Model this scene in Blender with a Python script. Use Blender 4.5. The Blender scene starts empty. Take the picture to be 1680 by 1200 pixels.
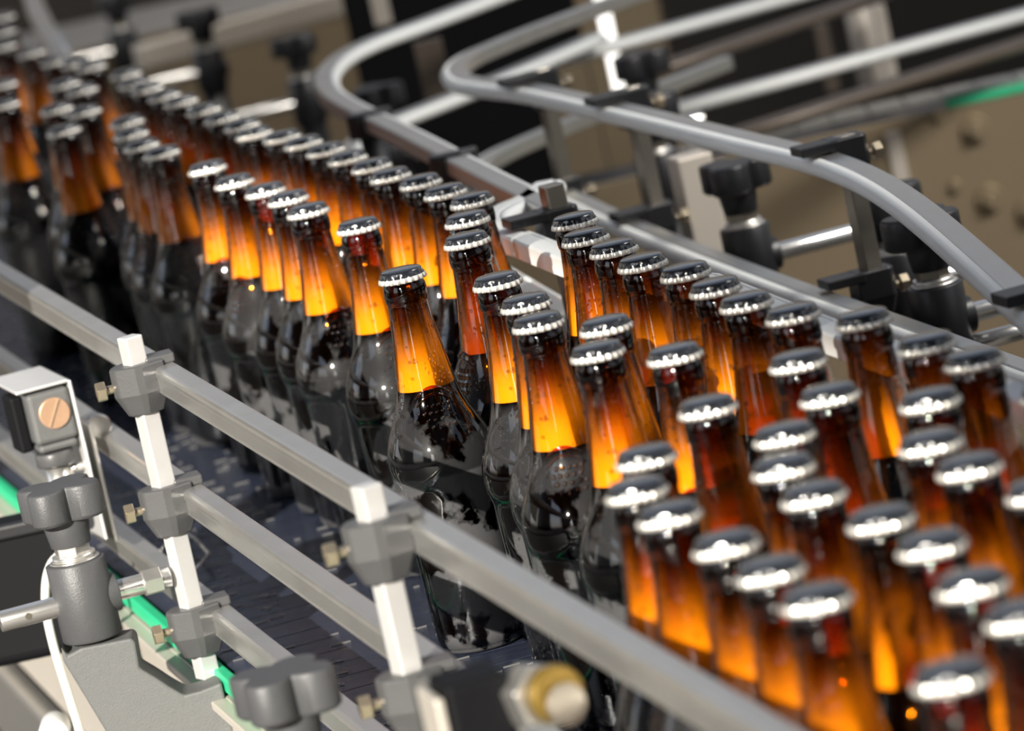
# A bottling line: capped amber bottles running between guide rails.
import bpy, bmesh, math, random
from mathutils import Vector, Matrix
random.seed(7)
S = bpy.context.scene
C = S.collection
PI = math.pi

# ------------------------------------------------------------------ camera numbers (1680x1200 frame)
FPX = 8000.0; ROLL = math.radians(12.3); PITCH = math.atan(1420 / FPX); CZ = 0.701
cr, sr, cp, sp = math.cos(ROLL), math.sin(ROLL), math.cos(PITCH), math.sin(PITCH)
def ray(x, y):
    x -= 840; y -= 600
    u = x*cr - y*sr; w = x*sr + y*cr
    return Vector((u, FPX*cp - w*sp, -(w*cp + FPX*sp)))
def atz(x, y, z):            # surveyed point: picture position at a known height
    d = ray(x, y); t = (z - CZ)/d.z
    return Vector((d.x*t, d.y*t, z))
def atY(x, y, Y):            # surveyed point: picture position at a known depth
    d = ray(x, y); t = Y/d.y
    return Vector((d.x*t, Y, CZ + d.z*t))

F = Vector((-0.2334, 0.9724, 0)); A = Vector((0.9724, 0.2334, 0)); Z = Vector((0, 0, 1))

# ------------------------------------------------------------------ materials
def mat(name):
    m = bpy.data.materials.new(name); m.use_nodes = True
    nt = m.node_tree; nt.nodes.clear()
    out = nt.nodes.new('ShaderNodeOutputMaterial')
    return m, nt, out
def N(nt, typ, **kw):
    n = nt.nodes.new(typ)
    for k, v in kw.items():
        if k in n.inputs: n.inputs[k].default_value = v
        else: setattr(n, k, v)
    return n
def princ(name, col, rough=.5, metal=0., noise=0., scale=60., bump=0., bscale=300., stretch=None, spec=None, coat=0., rvar=0.):
    m, nt, out = mat(name)
    p = N(nt, 'ShaderNodeBsdfPrincipled', Roughness=rough, Metallic=metal)
    p.inputs['Base Color'].default_value = (*col, 1)
    if spec is not None: p.inputs['Specular IOR Level'].default_value = spec
    if coat: p.inputs['Coat Weight'].default_value = coat; p.inputs['Coat Roughness'].default_value = .08
    tc = N(nt, 'ShaderNodeTexCoord')
    src = tc.outputs['Object']
    if stretch:
        mp = N(nt, 'ShaderNodeMapping'); mp.inputs['Scale'].default_value = stretch
        nt.links.new(src, mp.inputs['Vector']); src = mp.outputs['Vector']
    if noise:
        nz = N(nt, 'ShaderNodeTexNoise', Scale=scale, Detail=4.0)
        nt.links.new(src, nz.inputs['Vector'])
        mx = N(nt, 'ShaderNodeMix', data_type='RGBA')
        mx.inputs[6].default_value = (*[c*(1-noise) for c in col], 1); mx.inputs[7].default_value = (*[min(1, c*(1+noise)) for c in col], 1)
        nt.links.new(nz.outputs['Fac'], mx.inputs[0]); nt.links.new(mx.outputs[2], p.inputs['Base Color'])
        if rvar:
            mr = N(nt, 'ShaderNodeMapRange'); mr.inputs[3].default_value = max(.02, rough-rvar); mr.inputs[4].default_value = rough+rvar
            nt.links.new(nz.outputs['Fac'], mr.inputs[0]); nt.links.new(mr.outputs[0], p.inputs['Roughness'])
    if bump:
        nb = N(nt, 'ShaderNodeTexNoise', Scale=bscale, Detail=3.0)
        nt.links.new(src, nb.inputs['Vector'])
        b = N(nt, 'ShaderNodeBump', Strength=bump, Distance=.001)
        nt.links.new(nb.outputs['Fac'], b.inputs['Height']); nt.links.new(b.outputs[0], p.inputs['Normal'])
    nt.links.new(p.outputs[0], out.inputs[0])
    return m

M = {}
M['alu'] = princ('brushed_aluminium', (.60, .59, .565), .31, .85, .08, 40, .25, 400, None, None, 0, .06)
M['steel'] = princ('satin_steel', (.70, .68, .64), .33, .9, .06, 50, .1, 500)
M['zinc'] = princ('zinc_plated_bar', (.80, .79, .77), .42, .55, .05, 80)
M['rod'] = princ('bright_rod', (.85, .83, .80), .25, .9)
M['darksteel'] = princ('polished_dark_steel', (.36, .33, .28), .28, .9, .1, 60)
M['uhmw'] = princ('white_wear_plastic', (.84, .85, .83), .38, 0, .03, 30)
M['black'] = princ('black_plastic', (.012, .012, .014), .38, 0, .1, 60, .1, 500)
M['clampgrey'] = princ('sunlit_black_plastic', (.072, .072, .073), .36, 0, .12, 60, .15, 600)  # black plastic made lighter for the sunlit front parts
M['knobgrey'] = princ('sunlit_black_knob_plastic', (.062, .063, .066), .46, 0, .1, 90, .25, 900)  # lighter than the far knobs' black because these stand in the sun
M['castgrey'] = princ('grey_moulded_plastic', (.105, .107, .105), .58, 0, .08, 300, .35, 1200)
M['frame'] = princ('satin_side_plate', (.60, .55, .48), .42, .35, .05, 14, .05, 300)
M['tan'] = princ('stained_steel_panel', (.31, .24, .155), .42, .45, .12, 5, .05, 200)
M['tanlight'] = princ('lighter_steel_edge', (.60, .54, .47), .45, .3, .05, 10)
M['brownrail'] = princ('dull_brown_rail', (.12, .095, .075), .45, .3, .08, 20)
M['green'] = princ('green_wear_strip', (.025, .50, .24), .40, 0, .05, 60)
M['bolt'] = princ('brass_tinted_bolt', (.62, .52, .38), .32, .9)
M['copper'] = princ('copper_screw', (.80, .50, .32), .35, .7, .1, 300)
M['cable'] = princ('white_cable', (.82, .83, .74), .45)
M['rubber'] = princ('black_housing', (.004, .004, .005), .6, 0, spec=.15)
M['deck'] = princ('dark_deck', (.012, .012, .013), .4, 0, .1, 30)
M['brass'] = princ('yellow_brass', (.22, .14, .025), .4, .5)
M['whitestrip'] = princ('white_painted_strip', (.9, .89, .86), .4)
M['floor'] = princ('stained_concrete', (.05, .042, .033), .7, 0, .3, 3)
M['wall'] = princ('dark_wall', (.06, .05, .04), .7, 0, .2, 2)
M['capblack'] = princ('black_cap_lacquer', (.012, .013, .016), .20, .0, .2, 200, .45, 95, None, .6, .6)
M['capsteel'] = princ('bare_cap_edge', (.86, .83, .76), .34, .75)

def amber(name):
    m, nt, out = mat(name)
    tc = N(nt, 'ShaderNodeTexCoord'); oi = N(nt, 'ShaderNodeObjectInfo')
    # run marks and drops of water on the outside
    ad = N(nt, 'ShaderNodeVectorMath', operation='ADD')
    sc = N(nt, 'ShaderNodeVectorMath', operation='SCALE'); sc.inputs[0].default_value = (3.1, 1.7, 2.3)
    nt.links.new(oi.outputs['Random'], sc.inputs[3]); nt.links.new(tc.outputs['Object'], ad.inputs[0]); nt.links.new(sc.outputs[0], ad.inputs[1])
    mp = N(nt, 'ShaderNodeMapping'); mp.inputs['Scale'].default_value = (1, 1, .12)
    nt.links.new(ad.outputs[0], mp.inputs['Vector'])
    n1 = N(nt, 'ShaderNodeTexNoise', Scale=260.0, Detail=2.0); nt.links.new(mp.outputs[0], n1.inputs['Vector'])
    v1 = N(nt, 'ShaderNodeTexVoronoi', Scale=330.0); nt.links.new(ad.outputs[0], v1.inputs['Vector'])
    lt = N(nt, 'ShaderNodeMapRange'); lt.inputs[1].default_value = .0; lt.inputs[2].default_value = .32; lt.inputs[3].default_value = 1; lt.inputs[4].default_value = 0
    nt.links.new(v1.outputs['Distance'], lt.inputs[0])
    n3 = N(nt, 'ShaderNodeTexNoise', Scale=34.0, Detail=2.0); nt.links.new(ad.outputs[0], n3.inputs['Vector'])
    st = N(nt, 'ShaderNodeMapRange'); st.inputs[1].default_value = .56; st.inputs[2].default_value = .60
    nt.links.new(n3.outputs['Fac'], st.inputs[0])
    mu = N(nt, 'ShaderNodeMath', operation='MULTIPLY'); nt.links.new(lt.outputs[0], mu.inputs[0]); nt.links.new(st.outputs[0], mu.inputs[1])
    s0 = N(nt, 'ShaderNodeSeparateXYZ'); nt.links.new(tc.outputs['Object'], s0.inputs[0])
    fz = N(nt, 'ShaderNodeMapRange'); fz.inputs[1].default_value = .222; fz.inputs[2].default_value = .214; nt.links.new(s0.outputs['Z'], fz.inputs[0])
    mz = N(nt, 'ShaderNodeMath', operation='MULTIPLY'); nt.links.new(mu.outputs[0], mz.inputs[0]); nt.links.new(fz.outputs[0], mz.inputs[1]); mu = mz
    b1 = N(nt, 'ShaderNodeBump', Strength=.06, Distance=.001); nt.links.new(n1.outputs['Fac'], b1.inputs['Height'])
    fs = N(nt, 'ShaderNodeMath', operation='MULTIPLY'); fs.inputs[1].default_value = .06; nt.links.new(fz.outputs[0], fs.inputs[0]); nt.links.new(fs.outputs[0], b1.inputs['Strength'])
    b2 = N(nt, 'ShaderNodeBump', Strength=.8, Distance=.0009); nt.links.new(mu.outputs[0], b2.inputs['Height']); nt.links.new(b1.outputs[0], b2.inputs['Normal'])
    fr = N(nt, 'ShaderNodeFresnel', IOR=1.52); nt.links.new(b2.outputs[0], fr.inputs['Normal'])
    tr = N(nt, 'ShaderNodeBsdfTransparent')
    sz = N(nt, 'ShaderNodeSeparateXYZ'); nt.links.new(tc.outputs['Object'], sz.inputs[0])
    th = N(nt, 'ShaderNodeMapRange'); th.inputs[1].default_value = .184; th.inputs[2].default_value = .226      # the wall thickens towards the finish
    nt.links.new(sz.outputs['Z'], th.inputs[0])
    tm = N(nt, 'ShaderNodeMix', data_type='RGBA'); tm.inputs[6].default_value = (.86, .47, .05, 1); tm.inputs[7].default_value = (.24, .085, .006, 1)
    nt.links.new(th.outputs[0], tm.inputs[0]); nt.links.new(tm.outputs[2], tr.inputs[0])
    gl = N(nt, 'ShaderNodeBsdfGlossy', Roughness=.045); gl.inputs[0].default_value = (1, 1, 1, 1); nt.links.new(b2.outputs[0], gl.inputs['Normal'])
    mx = N(nt, 'ShaderNodeMixShader'); nt.links.new(fr.outputs[0], mx.inputs[0]); nt.links.new(tr.outputs[0], mx.inputs[1]); nt.links.new(gl.outputs[0], mx.inputs[2])
    # breath of condensation on the cold body, wiped off in ragged patches
    sx = N(nt, 'ShaderNodeSeparateXYZ'); nt.links.new(tc.outputs['Object'], sx.inputs[0])
    hz = N(nt, 'ShaderNodeMapRange'); hz.inputs[1].default_value = .1165; hz.inputs[2].default_value = .1145; hz.inputs[3].default_value = .30
    nt.links.new(sx.outputs['Z'], hz.inputs[0])
    n4 = N(nt, 'ShaderNodeTexNoise', Scale=17.0, Detail=5.0, Roughness=.55); nt.links.new(ad.outputs[0], n4.inputs['Vector'])
    pt = N(nt, 'ShaderNodeMapRange'); pt.inputs[1].default_value = .475; pt.inputs[2].default_value = .50; pt.inputs[4].default_value = .36
    nt.links.new(n4.outputs['Fac'], pt.inputs[0])
    m2 = N(nt, 'ShaderNodeMath', operation='MULTIPLY'); hn = N(nt, 'ShaderNodeMapRange'); hn.inputs[1].default_value = .1675; hn.inputs[2].default_value = .160; nt.links.new(sx.outputs['Z'], hn.inputs[0])
    m3 = N(nt, 'ShaderNodeMath', operation='MULTIPLY'); nt.links.new(hz.outputs[0], m3.inputs[0]); nt.links.new(hn.outputs[0], m3.inputs[1])
    nt.links.new(pt.outputs[0], m2.inputs[0]); nt.links.new(m3.outputs[0], m2.inputs[1])
    fg = N(nt, 'ShaderNodeBsdfPrincipled', Roughness=.38); fg.inputs['Base Color'].default_value = (.17, .17, .175, 1)
    mf = N(nt, 'ShaderNodeMixShader'); nt.links.new(m2.outputs[0], mf.inputs[0]); nt.links.new(mx.outputs[0], mf.inputs[1]); nt.links.new(fg.outputs[0], mf.inputs[2])
    nt.links.new(mf.outputs[0], out.inputs[0])
    return m
M['amber'] = amber('amber_glass')
M['beer'] = princ('dark_stout', (.0008, .0005, .0004), .6, 0, spec=0.)
def neck_glow():  # added film fading upward, stands in for sunlight glowing in the neck
    m, nt, out = mat('neck_glow_film')
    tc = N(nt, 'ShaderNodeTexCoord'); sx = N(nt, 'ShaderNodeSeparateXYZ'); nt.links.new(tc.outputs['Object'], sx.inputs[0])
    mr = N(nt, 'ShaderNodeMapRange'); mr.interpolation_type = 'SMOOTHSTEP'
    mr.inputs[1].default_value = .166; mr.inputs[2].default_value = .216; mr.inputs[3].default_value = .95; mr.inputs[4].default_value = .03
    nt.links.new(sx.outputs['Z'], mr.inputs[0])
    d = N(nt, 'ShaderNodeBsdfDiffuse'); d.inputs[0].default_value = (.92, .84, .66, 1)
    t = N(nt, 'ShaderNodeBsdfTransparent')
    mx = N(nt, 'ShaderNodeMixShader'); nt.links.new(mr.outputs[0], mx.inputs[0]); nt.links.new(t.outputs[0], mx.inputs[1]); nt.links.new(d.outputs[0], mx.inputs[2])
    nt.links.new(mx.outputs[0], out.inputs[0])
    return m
M['neck_glow'] = neck_glow()
def dropmat():
    m, nt, out = mat('water_drop')
    fr = N(nt, 'ShaderNodeFresnel', IOR=1.45); tr = N(nt, 'ShaderNodeBsdfTransparent'); gl = N(nt, 'ShaderNodeBsdfGlossy', Roughness=.10)
    mx = N(nt, 'ShaderNodeMixShader'); nt.links.new(fr.outputs[0], mx.inputs[0]); nt.links.new(tr.outputs[0], mx.inputs[1]); nt.links.new(gl.outputs[0], mx.inputs[2])
    nt.links.new(mx.outputs[0], out.inputs[0]); return m
M['drop'] = dropmat()
def chainmat():
    m, nt, out = mat('wet_slat_chain')
    tc = N(nt, 'ShaderNodeTexCoord')
    mp = N(nt, 'ShaderNodeMapping'); mp.vector_type = 'TEXTURE'; mp.inputs['Scale'].default_value = (1/45, 1/420, 1/40)
    mp.inputs['Rotation'].default_value = (0, 0, math.atan2(A.y, A.x))
    nt.links.new(tc.outputs['Object'], mp.inputs['Vector'])
    nz = N(nt, 'ShaderNodeTexNoise', Scale=1.0, Detail=3.0); nt.links.new(mp.outputs[0], nz.inputs['Vector'])
    b = N(nt, 'ShaderNodeBump', Strength=.9, Distance=.0012); nt.links.new(nz.outputs['Fac'], b.inputs['Height'])
    p = N(nt, 'ShaderNodeBsdfPrincipled', Roughness=.24); p.inputs['Base Color'].default_value = (.045, .055, .09, 1); p.inputs['Metallic'].default_value = .45
    nt.links.new(b.outputs[0], p.inputs['Normal']); nt.links.new(p.outputs[0], out.inputs[0])
    return m
M['chain'] = chainmat()

# ------------------------------------------------------------------ mesh helpers
class MB:
    def __init__(s): s.v = []; s.f = []; s.mi = []; s.sm = []
    def add(s, vs, fs, mi=0, sm=False):
        o = len(s.v); s.v += [tuple(v) for v in vs]
        for f in fs: s.f.append([i+o for i in f]); s.mi.append(mi); s.sm.append(sm)
        return s
    def box(s, c, sx, sy, sz, ax=Vector((1, 0, 0)), ay=Vector((0, 1, 0)), az=Z, mi=0):
        c = Vector(c); vs = []
        for k in (-1, 1):
            for j in (-1, 1):
                for i in (-1, 1): vs.append(c + ax*(i*sx/2) + ay*(j*sy/2) + az*(k*sz/2))
        return s.add(vs, [(0, 2, 3, 1), (4, 5, 7, 6), (0, 1, 5, 4), (2, 6, 7, 3), (0, 4, 6, 2), (1, 3, 7, 5)], mi)
    def cyl(s, p0, p1, r0, r1=None, n=24, mi=0, sm=True, cap=True):
        p0, p1 = Vector(p0), Vector(p1); r1 = r0 if r1 is None else r1
        d = (p1-p0).normalized(); a = d.orthogonal().normalized(); b = d.cross(a)
        vs = []
        for p, r in ((p0, r0), (p1, r1)):
            for i in range(n):
                t = 2*PI*i/n; vs.append(p + a*(r*math.cos(t)) + b*(r*math.sin(t)))
        s.add(vs, [(i, (i+1) % n, n+(i+1) % n, n+i) for i in range(n)], mi, sm)
        if cap: s.add(vs, [tuple(range(n))[::-1], tuple(range(n, 2*n))], mi)
        return s
    def lathe(s, prof, o=Vector((0, 0, 0)), n=40, mi=0, flute=None, ax=Vector((1, 0, 0)), ay=Vector((0, 1, 0)), az=Z, caps=True):
        vs = []
        for k, (r, z) in enumerate(prof):
            for i in range(n):
                t = 2*PI*i/n; rr = r*(1 + (flute(k, t) if flute else 0))
                vs.append(o + ax*(rr*math.cos(t)) + ay*(rr*math.sin(t)) + az*z)
        m = mi if callable(mi) else (lambda k: mi)
        base = len(s.v); s.v += [tuple(v) for v in vs]
        for k in range(len(prof)-1):
            for i in range(n):
                s.f.append([base+k*n+i, base+k*n+(i+1) % n, base+(k+1)*n+(i+1) % n, base+(k+1)*n+i]); s.mi.append(m(k)); s.sm.append(True)
        if caps:
            s.f.append([base+i for i in range(n)][::-1]); s.mi.append(m(0)); s.sm.append(False)
            q = base+(len(prof)-1)*n
            s.f.append([q+i for i in range(n)]); s.mi.append(m(len(prof)-2)); s.sm.append(False)
        return s
    def loft(s, rings, mi=0, sm=False):            # closed rings of equal length, capped
        n = len(rings[0]); vs = [v for r in rings for v in r]; fs = []
        for k in range(len(rings)-1):
            fs += [(k*n+i, k*n+(i+1) % n, (k+1)*n+(i+1) % n, (k+1)*n+i) for i in range(n)]
        s.add(vs, fs, mi, sm)
        s.add(rings[0], [tuple(range(n))[::-1]], mi); s.add(rings[-1], [tuple(range(n))], mi)
        return s
    def sweep(s, prof, path, z, mi=0, sm=False):   # prof (n right of travel, dz), path of plan points
        rings = []
        for i, p in enumerate(path):
            a = path[max(0, i-1)]; b = path[min(len(path)-1, i+1)]
            t = Vector((b[0]-a[0], b[1]-a[1], 0)).normalized(); nr = Vector((t.y, -t.x, 0))
            rings.append([Vector((p[0], p[1], z)) + nr*q[0] + Z*q[1] for q in prof])
        return s.loft(rings, mi, sm)
    def tube(s, pts, r, n=10, mi=0):
        pts = [Vector(p) for p in pts]; rings = []
        up = Vector((.13, .2, 1)).normalized()
        for i, p in enumerate(pts):
            t = (pts[min(len(pts)-1, i+1)] - pts[max(0, i-1)]).normalized()
            a = t.cross(up).normalized(); b = t.cross(a)
            rings.append([p + a*(r*math.cos(2*PI*k/n)) + b*(r*math.sin(2*PI*k/n)) for k in range(n)])
        return s.loft(rings, mi, True)
    def ball(s, c, r, n=8, m=5, mi=0):
        prof = [(max(1e-5, r*math.sin(PI*k/m)), -r*math.cos(PI*k/m)) for k in range(m+1)]
        return s.lathe(prof, Vector(c), n, mi)
    def mesh(s, name, mats):
        me = bpy.data.meshes.new(name); me.from_pydata(s.v, [], s.f)
        for m in mats: me.materials.append(m)
        for p, i, sm in zip(me.polygons, s.mi, s.sm): p.material_index = i; p.use_smooth = sm
        bm = bmesh.new(); bm.from_mesh(me)
        bmesh.ops.remove_doubles(bm, verts=bm.verts, dist=1e-6)
        bmesh.ops.recalc_face_normals(bm, faces=bm.faces)
        bm.to_mesh(me); bm.free()
        return me
    def obj(s, name, m, parent=None, bevel=0, seg=2):
        mats = m if isinstance(m, list) else [m]
        if parent is not None:                      # keep coordinates local to the thing
            o0 = parent
            off = Vector((0, 0, 0))
            while o0 is not None: off += o0.location; o0 = o0.parent
            s.v = [tuple(Vector(v)-off) for v in s.v]
        o = bpy.data.objects.new(name, s.mesh(name, mats)); C.objects.link(o)
        if parent is not None: o.parent = parent
        if bevel:
            b = o.modifiers.new('edge', 'BEVEL'); b.width = bevel; b.segments = seg; b.limit_method = 'ANGLE'; b.angle_limit = math.radians(35)
        return o
def thing(name, label, cat, loc=(0, 0, 0), group=None):
    o = bpy.data.objects.new(name, None); C.objects.link(o); o.location = loc; o.empty_display_size = .02
    o['label'] = label; o['category'] = cat
    if group: o['group'] = group
    return o
def tag(o, label, cat, group=None):
    o['label'] = label; o['category'] = cat
    if group: o['group'] = group
    return o
def struct(o): o['kind'] = 'structure'; return o
def smooth(pts, k=6):        # Catmull-Rom through plan points
    P = [Vector((p[0], p[1], 0)) for p in pts]; P = [2*P[0]-P[1]] + P + [2*P[-1]-P[-2]]; out = []
    for i in range(1, len(P)-2):
        for j in range(k):
            t = j/k
            out.append(.5*((2*P[i]) + (P[i+1]-P[i-1])*t + (2*P[i-1]-5*P[i]+4*P[i+1]-P[i+2])*t*t + (3*P[i]-P[i-1]-3*P[i+1]+P[i+2])*t**3))
    out.append(P[-2]); return [(p.x, p.y) for p in out]
def fl(X3, Y): return (X3 - .24*(Y-3), Y)          # a line along the flow, X3 = its x at y = 3

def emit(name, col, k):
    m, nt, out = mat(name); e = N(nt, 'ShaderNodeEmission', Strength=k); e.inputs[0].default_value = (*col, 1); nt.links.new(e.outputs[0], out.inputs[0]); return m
M['whitestrip'] = emit('emissive_strip', (1, .97, .9), 2.2)  # no lamp: added emission stands in for bright sunlight on the strip
PX=[(0.0581, 3.0612), (0.061, 2.9843), (0.075, 2.9173), (0.0879, 2.8418), (0.1092, 2.7759), (0.1209, 2.7023), (0.1326, 2.634), (0.1523, 2.5669), (0.1421, 2.4315), (0.1845, 2.5071), (0.2054, 2.404), (0.2209, 2.337), (0.1898, 2.2639), (0.1478, 2.3284), (0.1186, 2.2577), (0.1114, 2.1854), (0.1781, 2.1689), (0.1874, 2.1015), (0.2082, 2.0261), (0.2426, 2.2211), (0.1183, 2.1136), (0.1401, 2.0369), (0.1541, 1.9704), (0.1602, 1.8883), (0.1709, 1.8212), (0.1345, 1.7543), (0.0737, 2.0534), (0.0871, 1.9868), (0.1001, 1.92), (0.0529, 2.275), (0.0439, 2.2045), (0.0545, 2.1373), (0.0553, 2.6564), (0.0464, 2.5817), (0.0848, 2.5249), (0.09, 2.3641), (0.0019, 2.8888), (0.0154, 2.7889), (0.0194, 2.7142), (-0.0563, 3.4634), (-0.0355, 3.3954), (-0.0196, 3.3193), (-0.0028, 3.2501), (-0.0085, 3.168), (-0.0114, 3.0782), (-0.055, 2.9931), (-0.1625, 3.8901), (-0.1388, 3.8264), (-0.1217, 3.7606), (-0.1038, 3.687), (-0.087, 3.6118), (-0.0695, 3.5374), (-0.1487, 3.5304), (-0.1313, 3.4606), (-0.1162, 3.3743), (-0.0809, 3.2459), (-0.2961, 4.5693), (-0.2835, 4.4701), (-0.2698, 4.4035), (-0.2503, 4.3112), (-0.2331, 4.2381), (-0.2103, 4.134), (-0.1924, 4.0459), (-0.1738, 3.9629), (-0.2786, 4.1686), (-0.271, 4.0725), (-0.2583, 3.9755), (-0.2387, 3.8953), (-0.1971, 3.7347), (-0.1736, 3.6173), (-0.477, 5.4907), (-0.4629, 5.3009), (-0.4519, 5.1281), (-0.4255, 4.7271), (-0.4107, 4.5336), (-0.353, 4.3958), (-0.3234, 4.3241), (-0.336, 4.2086), (-0.3563, 4.6007), (-0.3354, 4.514), (-0.4126, 4.9895), (-0.3785, 4.8414), (-0.355, 4.7777), (-0.3364, 4.7123)]
LAMP, EXPO, BACKDIM, SKY = 10.0, 0.0, .12, 1.25
# ------------------------------------------------------------------ bottles
H = .244
def glass_profile():
    mm = [(24, 0), (26.3, 1.2), (27.6, 4), (28.2, 10), (29.3, 60), (30.6, 100), (31.2, 108), (32.6, 112.5), (33.6, 118), (33.8, 124),
          (33.0, 131), (30.8, 138), (27.6, 145), (24.6, 151), (22.0, 157.5), (20.2, 164), (18.9, 171), (17.4, 181), (16.0, 190), (14.6, 200), (13.7, 208),
          (13.1, 216), (12.7, 221.5), (12.8, 223), (13.4, 224.4), (13.7, 227.5), (13.6, 231), (13.15, 233.6), (12.5, 235.1), (12.2, 236.5), (12.2, 239)]
    return [(r/1000, z/1000) for r, z in mm]
def dense(prof, k=3):
    P = [Vector((a, b, 0)) for a, b in prof]; P = [2*P[0]-P[1]] + P + [2*P[-1]-P[-2]]; out = []
    for i in range(1, len(P)-2):
        for j in range(k):
            t = j/k
            q = .5*((2*P[i]) + (P[i+1]-P[i-1])*t + (2*P[i-1]-5*P[i]+4*P[i+1]-P[i+2])*t*t + (3*P[i]-P[i-1]-3*P[i+1]+P[i+2])*t**3)
            out.append((q.x, q.y))
    out.append((P[-2].x, P[-2].y)); return out
PR = dense(glass_profile(), 2)
def rad(z):
    for (r0, z0), (r1, z1) in zip(PR, PR[1:]):
        if z0 <= z <= z1 and z1 > z0: return r0 + (r1-r0)*(z-z0)/(z1-z0)
    return PR[-1][0]
def glass_mesh():
    b = MB(); b.lathe(PR, n=44)
    for face in (-PI/2, PI/2):                   # moulded beads and arcs on the shoulder
        for row in range(4):
            for col in range(5):
                z = .146 + row*.0042; t = face + (col-2+.5*(row % 2))*.17
                r = rad(z); b.ball((r*math.cos(t), r*math.sin(t), z), .0016, 7, 4)
        for q in range(2):
            pts = []
            for i in range(11):
                t = face + (i-5)*.11; z = .1655 + q*.0045 - (abs(i-5)/5)**2*.006; r = rad(z)
                pts.append((r*math.cos(t), r*math.sin(t), z))
            b.tube(pts, .0009, 6)
    return b.mesh('glass_body', [M['amber']])
FILL = .168
def beer_mesh():
    b = MB(); pr = [(r-.0012, z) for r, z in PR if .003 < z < FILL-.001]
    pr = [(pr[0][0]-.002, .0025)] + pr + [(rad(FILL)-.0012, FILL)]
    b.lathe(pr, n=44); return b.mesh('beer', [M['beer']])
def glow_mesh():
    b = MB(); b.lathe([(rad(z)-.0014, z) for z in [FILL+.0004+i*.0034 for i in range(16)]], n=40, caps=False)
    return b.mesh('glow_film', [M['neck_glow']])
def cap_mesh():
    b = MB(); n = 21*6
    pr = [(.01440, .2359), (.01480, .2364), (.01475, .2377), (.01430, .2392), (.01370, .2404), (.01335, .2414), (.0132, .2422), (.01265, .2431), (.0116, .2436), (.0080, .2441), (.0040, .2444), (.0004, .2445)]
    dep = [.110, .115, .105, .075, .040, .015, .004, 0, 0, 0, 0, 0]
    b.lathe(pr, n=n, mi=lambda k: 1 if k < 3 else 0, flute=lambda k, t: dep[k]*(.45 - abs(math.cos(21*t/2))**1.6))
    for i, f in enumerate(b.f):
        if len(f) > 20: b.mi[i] = 0
    return b.mesh('crown_cap', [M['capblack'], M['capsteel']])
def drop_mesh():
    b = MB(); rg = random.Random(3)
    for col in range(11):                         # runs of drops down the neck, some loose ones on the shoulder
        t = 2*PI*col/11 + rg.uniform(-.2, .2)
        for k in range(rg.randint(2, 6)):
            z = rg.uniform(.142, .218); tt = t + rg.uniform(-.06, .06); r = rad(z); d = rg.uniform(.0005, .0012)
            b.ball((r*math.cos(tt), r*math.sin(tt), z), d, 8, 5)
    for k in range(60):
        z = rg.choice((rg.uniform(.02, .095), rg.uniform(.142, .16))); tt = rg.uniform(0, 2*PI); r = rad(z); b.ball((r*math.cos(tt), r*math.sin(tt), z), rg.uniform(.0005, .0013), 7, 4)
    return b.mesh('water_drops', [M['drop']])
MESH = [('glass_body', glass_mesh()), ('beer', beer_mesh()), ('glow_film', glow_mesh()), ('crown_cap', cap_mesh()), ('water_drops', drop_mesh())]
proto = None
def bottle(i, label, group, turn=None):
    global proto
    x, y = PX[i]
    rz = random.uniform(0, 2*PI) if turn is None else turn
    if proto is None:
        r = proto = thing('beer_bottle', label, 'bottle', (x, y, .0008), group)
        for nm, me in MESH:
            o = bpy.data.objects.new(nm, me); C.objects.link(o); o.parent = r
            if nm == 'water_drops': o['kind'] = 'stuff'
    else:
        r = proto.copy(); C.objects.link(r); r.location = (x, y, .0008)
        r['label'] = label; r['group'] = group
        for ch in list(proto.children):
            c = ch.copy(); C.objects.link(c); c.parent = r
    r.rotation_euler = (0, 0, rz)
    return r
ORD = ['nearest', 'second', 'third', 'fourth', 'fifth', 'sixth', 'seventh', 'eighth', 'ninth', 'tenth', 'eleventh', 'twelfth', 'thirteenth', 'fourteenth', 'fifteenth', 'sixteenth', 'seventeenth', 'eighteenth', 'nineteenth', 'twentieth']
def file_of(idx, glow, where, group, first=None):
    for k, i in enumerate(idx):
        if k == 0: lab = first or f'{glow} beer bottle, the nearest one of the {where}'
        else: lab = f'{glow} beer bottle, {ORD[k]} from the near end of the {where}'
        bottle(i, lab, group, TURN.get(i))
TURN = {45: .15, 55: .35, 37: .3, 36: .25, 38: -.1, 33: .2, 54: .3, 53: .2}
file_of([42, 41, 40, 39, 51, 50, 49, 48, 47, 46, 63, 62, 61, 60, 59, 58, 57, 56], 'dark amber', 'file along the divider rail', 'bottles in the file along the divider rail')
file_of([45, 55, 54, 53, 52, 69, 68, 67, 66, 65, 64], 'amber', 'file behind the front rail', 'bottles in the file behind the front rail',
        'amber beer bottle with glowing orange neck and wet shoulder at the centre of the photo')
file_of([0, 1, 2, 3, 4, 5, 6, 7, 9, 10, 11, 19][::-1], 'dark brown-necked', 'right-hand back file', 'bottles in the right-hand back file',
        'beer bottle with only its cap edge showing at the right edge, beside the back rail')
G = 'bottles crowding together where the lanes merge'
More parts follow.
